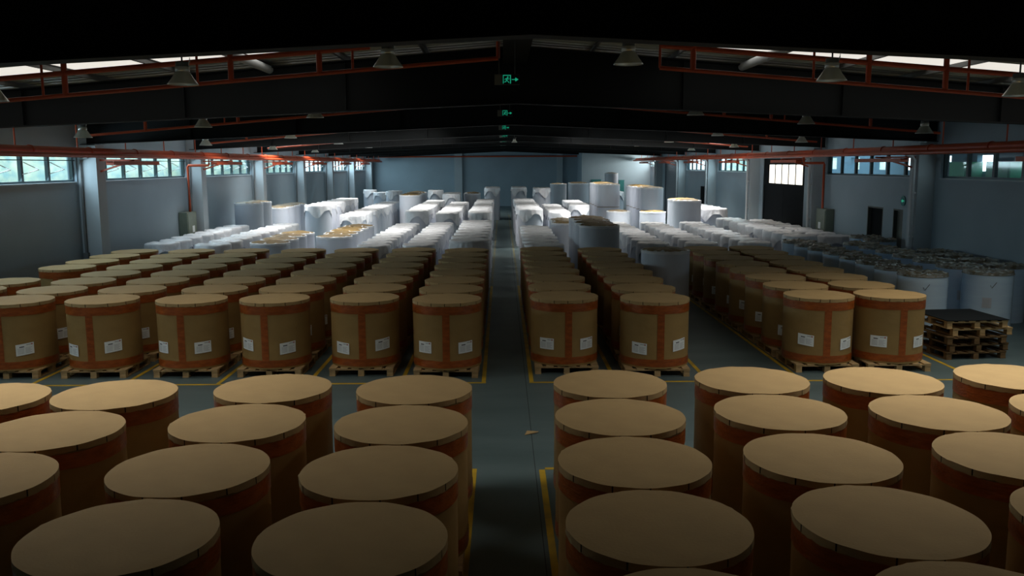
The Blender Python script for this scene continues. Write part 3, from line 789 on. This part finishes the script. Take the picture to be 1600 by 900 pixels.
# ---------------------------------------------------------------- white rolls
def body(mb, r, h, n=40):
    mb.rings([[(r * math.cos(2 * PI * k / n), r * math.sin(2 * PI * k / n), z) for k in range(n)] for z in (0, .02, h * .5, h - .02, h)])
    mb.disc([(r * math.cos(2 * PI * k / n), r * math.sin(2 * PI * k / n), h) for k in range(n)])
    mb.disc([(r * math.cos(2 * PI * k / n), r * math.sin(2 * PI * k / n), 0) for k in range(n)], True)
def covered_roll(seed, d, h, front=False):
    rn = random.Random(seed); r = d / 2 - (0 if front else .015); root = empty('covered_paper_roll')
    b = MB(); body(b, r, h); b.build('white_roll', M['paper_white'], root)
    c = MB(); n = 72; rows = []
    turn = rn.uniform(0, 1.5)
    for t in (0.02, .2, .4, .6, .8, .94, 1.0):
        rows.append([(t * (r + .006) * math.cos(2 * PI * k / n), t * (r + .006) * math.sin(2 * PI * k / n),
                      h + .030 + .045 * noise.noise(Vector((t * 2.2 * math.cos(2 * PI * k / n) + seed, t * 2.2 * math.sin(2 * PI * k / n), 0))) * (1 - .5 * t) + .016 * noise.noise(Vector((t * 8 * math.cos(2 * PI * k / n), t * 8 * math.sin(2 * PI * k / n), seed))) - (.022 if t == 1.0 else 0)) for k in range(n)])
    for j, u in enumerate((.12, .3, .55, .8, 1.0)):
        row = []
        for k in range(n):
            a = 2 * PI * k / n
            drop = .20 + (.36 if front else .30) * abs(math.cos(2 * (a - turn))) ** 3 + .05 * noise.noise(Vector((math.cos(a) * 3, math.sin(a) * 3, seed)))
            fold = noise.noise(Vector((math.cos(a) * 6, math.sin(a) * 6, seed + 3 + u * .5)))
            free = max(0.0, -math.sin(a)) if front else 0.0
            ra = r + .008 + u * (.007 + .030 * max(0, fold)) + .007 * u * math.sin(17 * a + seed) + free * u * (.05 + .12 * max(0, fold))
            row.append((ra * math.cos(a), ra * math.sin(a), h - .004 - drop * u))
        rows.append(row)
    c.rings(rows); c.build('plastic_cover', M['plastic'], root)
    freeze(root); return root
def brown_top_roll(seed, d, h):
    rn = random.Random(seed); r = d / 2; root = empty('white_paper_roll')
    b = MB(); body(b, r, h); b.build('white_roll', M['paper_white'], root)
    n = 56; t = MB(); rows = []
    for q in (1.0, .93, .7, .4, .05):
        rows.append([(q * r * .97 * math.cos(2 * PI * k / n), q * r * .97 * math.sin(2 * PI * k / n),
                      h + .006 + (.075 * (1 - q) ** .7 + .045 * noise.noise(Vector((q * 3 * math.cos(2 * PI * k / n) + seed, q * 3 * math.sin(2 * PI * k / n), 1)))) * (1 if q < 1 else 0) + (.012 if q < 1 else 0)) for k in range(n)])
    t.rings(rows); t.build('brown_top', M['brown_top'], root)
    w = MB(); k = 0
    ring0, ring1, ring2 = [], [], []
    for k in range(n):
        a = 2 * PI * k / n
        f = noise.noise(Vector((math.cos(a) * 5, math.sin(a) * 5, seed)))
        q = .97 - .22 * max(0, f) - .03 * rn.random()
        ring0.append(((r + .006) * math.cos(a), (r + .006) * math.sin(a), h - .05 - .05 * max(0, -f)))
        ring1.append(((r + .008) * math.cos(a), (r + .008) * math.sin(a), h + .008 + .012 * rn.random()))
        ring2.append((r * q * math.cos(a), r * q * math.sin(a), h + .02 + .11 * max(0, f) * rn.random()))
    w.rings([ring0, ring1, ring2], False); w.build('torn_wrap_edge', M['plastic'], root)
    freeze(root); return root
def plain_roll(seed, d, h):
    root = empty('white_paper_roll'); r = d / 2
    b = MB(); body(b, r, h - .012); b.build('white_roll', M['paper_white'], root)
    MB().lathe([(r * .985, h - .012), (r * .985, h - .002), (.001, h)], 40).build('end_disc', M['brown_top'], root)
    freeze(root); return root
def film_roll(seed, d, h, mark):
    rn = random.Random(seed); r = d / 2; root = empty('film_wrapped_roll')
    b = MB(); n = 48
    b.rings([[((r + .002 * math.sin(j * 2.3)) * math.cos(2 * PI * k / n), (r + .002 * math.sin(j * 2.3)) * math.sin(2 * PI * k / n), h * j / 14) for k in range(n)] for j in range(15)])
    b.disc([(r * math.cos(2 * PI * k / n), r * math.sin(2 * PI * k / n), 0) for k in range(n)], True); b.build('film_wrapped_body', M['film'], root)
    t = MB(); rows = []; n = 60
    for q in (1.02, .98, .9, .75, .6, .45, .3, .15, .03):
        rows.append([(q * r * math.cos(2 * PI * k / n), q * r * math.sin(2 * PI * k / n),
                      h - .03 * (q > 1) + (.02 + .09 * abs(noise.noise(Vector((q * 4.5 * math.cos(2 * PI * k / n) + seed, q * 4.5 * math.sin(2 * PI * k / n), 2))))) * (q < 1)) for k in range(n)])
    t.rings(rows, False); t.build('crumpled_film_top', M['film_top'], root)
    if mark:
        ck = MB(); R = r + .008
        def P(a, z): return (R * math.sin(a), -R * math.cos(a), z)
        ck.tube([P(-.28, h - .24), P(-.22, h - .30), P(-.05, h - .17)], .006, 5); ck.build('tick_mark', M['ink'], root)
        lb = MB(); arc = []
        for j in range(2): arc.append([(R * math.sin(-.55 + .35 * i / 5), -R * math.cos(-.55 + .35 * i / 5), h - .75 + .23 * j) for i in range(6)])
        lb.rings(arc, True, 0, False)
        for v in range(5):
            rows = [[((R + .002) * math.sin(-.52 + .24 * i / 4), -(R + .002) * math.cos(-.52 + .24 * i / 4), h - .72 + .035 * v + .01 * j) for i in range(5)] for j in range(2)]
            lb.rings(rows, True, 1, False)
        lb.build('label', [M['paper_white'], M['ink_grey']], root)
    freeze(root); return root
WV = {}
WC = [0]
def put_white(kind, x, y, z, d, h, label, group, mark=False, front=False):
    WC[0] += 1
    v = WC[0] % 3
    key = (kind, d, h, v, mark, front)
    if key not in WV:
        WV[key] = covered_roll(WC[0] * 1.7, d, h, front) if kind == 'cov' else brown_top_roll(WC[0] * 1.3, d, h) if kind == 'brn' else plain_roll(WC[0], d, h) if kind == 'pln' else film_roll(WC[0] * 1.1, d, h, mark)
        o = WV[key]
    else: o = copy_tree(WV[key])
    o.location = (x, y, z); o.rotation_euler = (0, 0, random.uniform(-.12, .12) if kind == 'flm' or front else random.choice((0, 1, 2, 3)) * PI / 2 + random.uniform(-.25, .25))
    tag(o, label, 'paper roll', group)
DESC = {'pln': 'plain white roll', 'cov': 'white plastic-covered roll', 'brn': 'white roll with brown top', 'flm': 'bluish film-wrapped roll'}
def wcol(kind, x, y0, h, d, n, pitch, phrase, z=0, jx=.03, mark=False):
    for k in range(n):
        lb = f'{DESC[kind]}, {ORD[k+1]} back in {phrase}' if n > 1 else f'{DESC[kind]} {phrase}'
        hh = h
        put_white(kind, x + random.uniform(-jx, jx), y0 + pitch * k, z, d, hh, lb, 'rolls ' + ('in ' if n > 1 else '') + phrase, mark, kind == 'cov' and k == 0)
# left block, low columns directly behind the brown rolls
wcol('cov', -10.92, 27.9, 1.30, 1.05, 8, 1.13, 'low column along the left wall')
wcol('cov', -8.80, 26.5, 1.38, 1.05, 9, 1.12, 'low column second from the left wall')
wcol('brn', -7.50, 28.0, 1.30, 1.25, 4, 1.29, 'left of the two brown-topped columns')
wcol('brn', -5.92, 30.6, 1.28, 1.25, 5, 1.29, 'right of the two brown-topped columns')
wcol('cov', -4.02, 27.0, 1.28, 1.03, 10, 1.08, 'low column third left of the aisle')
wcol('cov', -2.56, 27.0, 1.30, 1.03, 10, 1.08, 'low column second left of the aisle')
wcol('cov', -1.02, 26.7, 1.46, 1.25, 8, 1.28, 'low column beside the aisle, left side')
# left block, taller columns further back
wcol('brn', -11.0, 38.0, 2.14, 1.2, 2, 1.28, 'tall column at the left wall, nearer pair')
wcol('brn', -10.98, 42.2, 1.74, 1.25, 4, 1.28, 'tall column at the left wall, farther group')
wcol('cov', -8.57, 40.6, 1.92, 1.22, 7, 1.28, 'tall draped column nearest the left wall')
wcol('cov', -7.10, 41.3, 1.42, 1.22, 12, 1.28, 'lower draped column right of the tall one')
wcol('cov', -3.72, 38.2, 1.76, 1.03, 11, 1.09, 'tall draped column third left of the aisle')
wcol('cov', -2.40, 38.5, 1.64, 1.03, 11, 1.09, 'tall draped column second left of the aisle')
wcol('cov', -1.02, 38.8, 1.65, 1.03, 14, 1.09, 'tall draped column on the aisle, left side')
wcol('cov', -10.4, 69.0, 1.80, 1.05, 1, 1, 'standing alone nearest the far left corner')
wcol('cov', -9.2, 66.0, 1.70, 1.05, 1, 1, 'beside the far left corner roll')
wcol('cov', -7.85, 62.9, 1.86, 1.05, 2, 1.1, 'far pair before the left far wall')
wcol('brn', -5.52, 52.0, 1.97, 1.25, 5, 1.28, 'far brown-topped column left of centre')
wcol('cov', -4.60, 60.5, 2.0, 1.05, 1, 1, 'behind the far brown-topped column')
wcol('cov', -3.08, 53.1, 2.0, 1.05, 3, 1.1, 'far draped column left of centre')
wcol('brn', -1.90, 55.6, 1.93, 1.05, 2, 1.1, 'far brown-topped pair left of the aisle')
wcol('cov', -.68, 59.8, 2.18, 1.05, 3, 1.1, 'farthest tall group, left edge of the aisle')
# right block
wcol('cov', 1.27, 26.8, 1.30, 1.22, 7, 1.28, 'low column beside the aisle, right side')
wcol('brn', 2.52, 35.0, 1.42, 1.05, 3, 1.1, 'low brown-topped column behind the front tall one')
wcol('brn', 3.00, 27.0, 1.88, 1.25, 4, 1.27, 'front tall brown-topped column right of the aisle')
wcol('brn', 4.10, 21.6, 1.63, 1.2, 1, 1, 'standing alone in the side gangway')
wcol('cov', 1.27, 40.4, 1.71, 1.22, 10, 1.28, 'tall draped column on the aisle, right side')
wcol('cov', 2.78, 42.0, 1.47, 1.05, 8, 1.1, 'draped column second right of the aisle')
wcol('cov', 3.98, 44.7, 1.68, 1.05, 6, 1.1, 'draped column third right of the aisle')
wcol('cov', 1.13, 59.8, 2.19, 1.05, 3, 1.1, 'farthest tall group, right edge of the aisle')
wcol('cov', 2.40, 53.0, 2.32, 1.05, 2, 1.1, 'far tall pair second right of the aisle')
wcol('brn', 4.25, 66.0, 2.28, 1.25, 1, 1, 'farthest tall one, right of the aisle')
for hz, nm in ((0, 'lower'), (1.27, 'upper')):
    wcol('brn' if hz else 'pln', 5.04, 57.0, 1.25, 1.25, 2, 1.3, f'{nm} layer of the far double-height pair', z=hz, jx=.0)
for x, y0, cp in ((4.90, 28.1, 'first'), (6.48, 28.0, 'second'), (8.21, 28.1, 'third')):
    wcol('cov', x, y0, 1.22, 1.05, 9, 1.2, f'flat-topped column, {cp} right of the gangway')
wcol('cov', 9.90, 28.7, 1.38, 1.10, 9, 1.14, 'draped column second from the right wall')
wcol('cov', 11.5, 30.0, 1.26, 1.05, 8, 1.2, 'draped column along the right wall')
wcol('cov', 9.90, 40.6, 1.68, 1.25, 4, 1.28, 'taller draped column before the big door')
wcol('brn', 6.05, 45.4, 1.32, 1.25, 1, 1, 'single low one before the double-height stacks')
for hz, nm, hh in ((0, 'lower', 1.48), (1.50, 'upper', 1.17)):
    wcol('brn' if hz else 'pln', 5.75, 47.2, hh, 1.25, 4, 1.28, f'{nm} layer of left double-height stacks', z=hz, jx=.0)
for hz, nm, hh in ((0, 'lower', 1.32), (1.34, 'upper', 1.15)):
    wcol('brn' if hz else 'pln', 8.0, 46.6, hh, 1.25, 5, 1.28, f'{nm} layer of right double-height stacks', z=hz, jx=.0)
wcol('brn', 7.28, 42.0, 1.47, 1.25, 1, 1, 'single one before the right double-height stacks')
wcol('brn', 8.35, 39.2, 2.12, 1.28, 2, 1.32, 'tall pair behind the flat-topped columns')
wcol('brn', 9.05, 72.2, 3.0, 1.1, 1, 1, 'very tall one before the far white wall')
wcol('cov', 7.6, 58.5, 1.9, 1.1, 2, 1.15, 'far pair left of the very tall roll')
# clear film rolls along the right wall
wcol('flm', 9.40, 19.15, 1.32, 1.05, 8, 1.15, 'film-wrapped column next to the brown rolls', mark=True)
wcol('flm', 11.00, 19.4, 1.32, 1.05, 7, 1.17, 'film-wrapped column behind the empty pallets', mark=True)
wcol('flm', 12.05, 20.55, 1.32, 0.95, 4, 1.15, 'film-wrapped column against the right wall')
wcol('flm', 11.95, 27.3, 1.36, 1.0, 2, 1.1, 'film-wrapped pair before the wall doorways')
